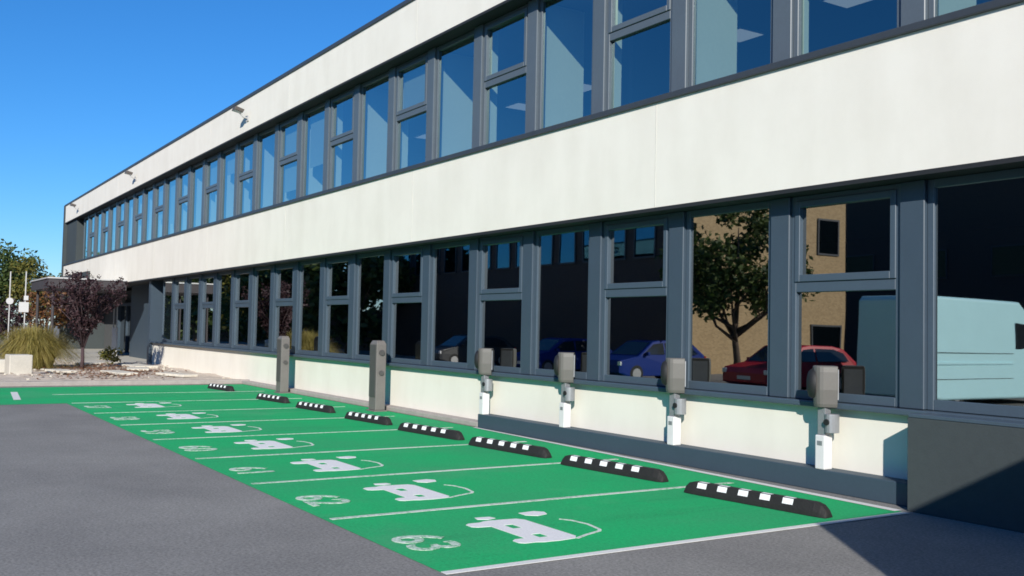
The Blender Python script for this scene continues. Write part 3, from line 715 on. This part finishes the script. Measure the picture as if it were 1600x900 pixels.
hatchback('silver hatchback parked at the end of the row', (-62, -13.6, 0), R(180), 'silver', gc)
hatchback('blue car parked far off behind the ornamental grass', (-71, -3.9, 0), R(80), 'bluepaint', gc)
van('pale blue-green delivery van parked tail towards the offices', (-16.4, -15.7, 0), 0).scale = (1.16, 1.15, 1.07)
gt = 'trees across the car park'
tree('parking_tree', 'round green tree standing behind the parked cars', 'tree', (-26.3, -17.0, 0), 6.7, 3.2, 1.6, 'leaf1', leaves=8500, size=.13, clump=.6, group=gt, low=.36, nl=8)
rows = [(-57.5, -15, 7.6, 4, 'leaf1', 'dark green tree past the end of the brick building'), (-66, -13.5, 7.4, 4, 'leaf1', 'green tree second past the brick building'), (-76, -15, 8.5, 4.2, 'leaf2', 'yellowing tree third past the brick building'), (-87, -13.5, 8, 4.5, 'leaf1', 'green tree fourth past the brick building'), (-100, -15, 9, 5, 'leaf1', 'big green tree fifth past the brick building'), (-113, -14, 9, 5.5, 'leaf2', 'yellowing tree sixth past the brick building'), (-128, -15, 10, 6.5, 'leaf1', 'broad green tree farthest past the brick building')]
for k, (x, y, hh, rr, lm, lab) in enumerate(rows):
    tree('parking_tree', lab, 'tree', (x, y, 0), hh, rr, 1.2, lm, leaves=4200, size=.30, clump=1.1, nclump=40, group=gt, low=.0)
hg = thing('clipped_hedge', 'long clipped green hedge behind the trees past the brick building', 'hedge', (-104, -21, 0))
MB().box(-42, 42, -.5, .5, 0, 2.9).build('stems', M['bark'], hg)
hb_ = MB(); leafcloud(hb_, [(-42.5 + 1.0 * k, rnd(-.4, .5), rnd(.5, 3.0)) for k in range(86) for q in range(4)], 9000, .75, .30); hb_.build('foliage', M['leaf1'], hg)
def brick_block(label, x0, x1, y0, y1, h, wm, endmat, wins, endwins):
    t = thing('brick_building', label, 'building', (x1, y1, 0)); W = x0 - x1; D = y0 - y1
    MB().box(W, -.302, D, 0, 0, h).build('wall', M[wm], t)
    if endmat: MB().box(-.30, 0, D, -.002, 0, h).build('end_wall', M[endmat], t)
    MB().box(W - .15, .15, D - .15, .15, h + .001, h + .35).build('roof', M['coping'], t)
    for (a, b, z0, z1) in wins:
        f = MB().box(a, a + .08, .002, .07, z0, z1).box(b - .08, b, .002, .07, z0, z1).box(a + .08, b - .08, .002, .07, z0, z0 + .08).box(a + .08, b - .08, .002, .07, z1 - .08, z1).build('window', M['coping'], t)
        MB().quad((b - .08, .03, z0 + .08), (a + .08, .03, z0 + .08), (a + .08, .03, z1 - .08), (b - .08, .03, z1 - .08)).build('pane', M['bw'], f)
    for (a, b, z0, z1) in endwins:
        f = MB().box(.002, .07, a, a + .08, z0, z1).box(.002, .07, b - .08, b, z0, z1).box(.002, .07, a + .08, b - .08, z0, z0 + .08).box(.002, .07, a + .08, b - .08, z1 - .08, z1).build('window', M['coping'], t)
        MB().quad((.03, a + .08, z0 + .08), (.03, b - .08, z0 + .08), (.03, b - .08, z1 - .08), (.03, a + .08, z1 - .08)).build('pane', M['bw'], f)
    return t
wl = []
for k in range(14):
    for z in (5.0,): wl.append((-2.6 - 1.95 * k, -1.2 - 1.95 * k, z, z + 1.9))
brick_block('tan brick building with a sunny end wall across the car park', -60, -31.5, -29.5, -18.6, 9.6, 'brickshade', 'brick', wl, [(-10.4, -8.9, 5.6, 7.3), (-10.6, -8.4, .2, 2.3)])  # long wall takes the shaded brick colour, end wall the sunlit one
brick_block('brick block behind the pale van, coloured dark for shade', -52, 14, -58, -45.0, 12.5, 'brickshade', None, [(-58 + 5.2 * k, -55.6 + 5.2 * k, 5.4, 7.2) for k in range(10)], [])

# ------------------------------------------------------------------ light, sky, camera
sd = Vector((1.4, -1, .78)).normalized()
el = math.asin(sd.z); az = math.atan2(sd.x, sd.y)
ld = bpy.data.lights.new('sun', 'SUN'); ld.energy = 4.2; ld.angle = R(.53); ld.color = (1.0, .95, .86)
lo = bpy.data.objects.new('sun', ld); COL.objects.link(lo); lo.rotation_euler = (-sd).to_track_quat('-Z', 'Y').to_euler(); lo.location = (20, -20, 30)
w = bpy.data.worlds.new('World'); scene.world = w; w.use_nodes = True
nt = w.node_tree; bg = nt.nodes['Background']
sky = nt.nodes.new('ShaderNodeTexSky'); sky.sky_type = 'NISHITA'; sky.sun_disc = False; sky.sun_elevation = el; sky.sun_rotation = az
sky.air_density = 1.5; sky.dust_density = 0; sky.ozone_density = 10.0; sky.altitude = 3000
hs = nt.nodes.new('ShaderNodeHueSaturation'); hs.inputs['Saturation'].default_value = 1.09
nt.links.new(sky.outputs[0], hs.inputs['Color']); nt.links.new(hs.outputs[0], bg.inputs['Color']); bg.inputs['Strength'].default_value = .100

H, D = 1.75, 9.0337
f, p, y, r = 1546.1, .0422, .5682, .0204
fwd = Vector((-math.cos(y), math.sin(y), 0)); rt = Vector((math.sin(y), math.cos(y), 0)); up = Vector((0, 0, 1))
F = fwd * math.cos(p) + up * math.sin(p); U = up * math.cos(p) - fwd * math.sin(p)
R3 = rt * math.cos(r) + U * math.sin(r); U3 = U * math.cos(r) - rt * math.sin(r)
cd = bpy.data.cameras.new('camera'); cam = bpy.data.objects.new('camera', cd); COL.objects.link(cam)
cd.sensor_width = 36; cd.lens = f / 1600 * 36; cd.clip_end = 1500; cd.clip_start = .05
mw = Matrix((( R3.x, U3.x, -F.x, 0), (R3.y, U3.y, -F.y, -D), (R3.z, U3.z, -F.z, H), (0, 0, 0, 1)))
cam.matrix_world = mw; scene.camera = cam

vs_ = scene.view_settings
vs_.view_transform = 'Standard'; vs_.look = 'None'; vs_.exposure = .44; vs_.gamma = 1; vs_.use_curve_mapping = False
scene.render.engine = 'CYCLES'
cy = scene.cycles
cy.use_denoising = True; cy.max_bounces = 8; cy.diffuse_bounces = 3; cy.glossy_bounces = 4; cy.transparent_max_bounces = 24
cy.caustics_reflective = False; cy.caustics_refractive = False; cy.sample_clamp_indirect = 6
cy.filter_width = 1.7
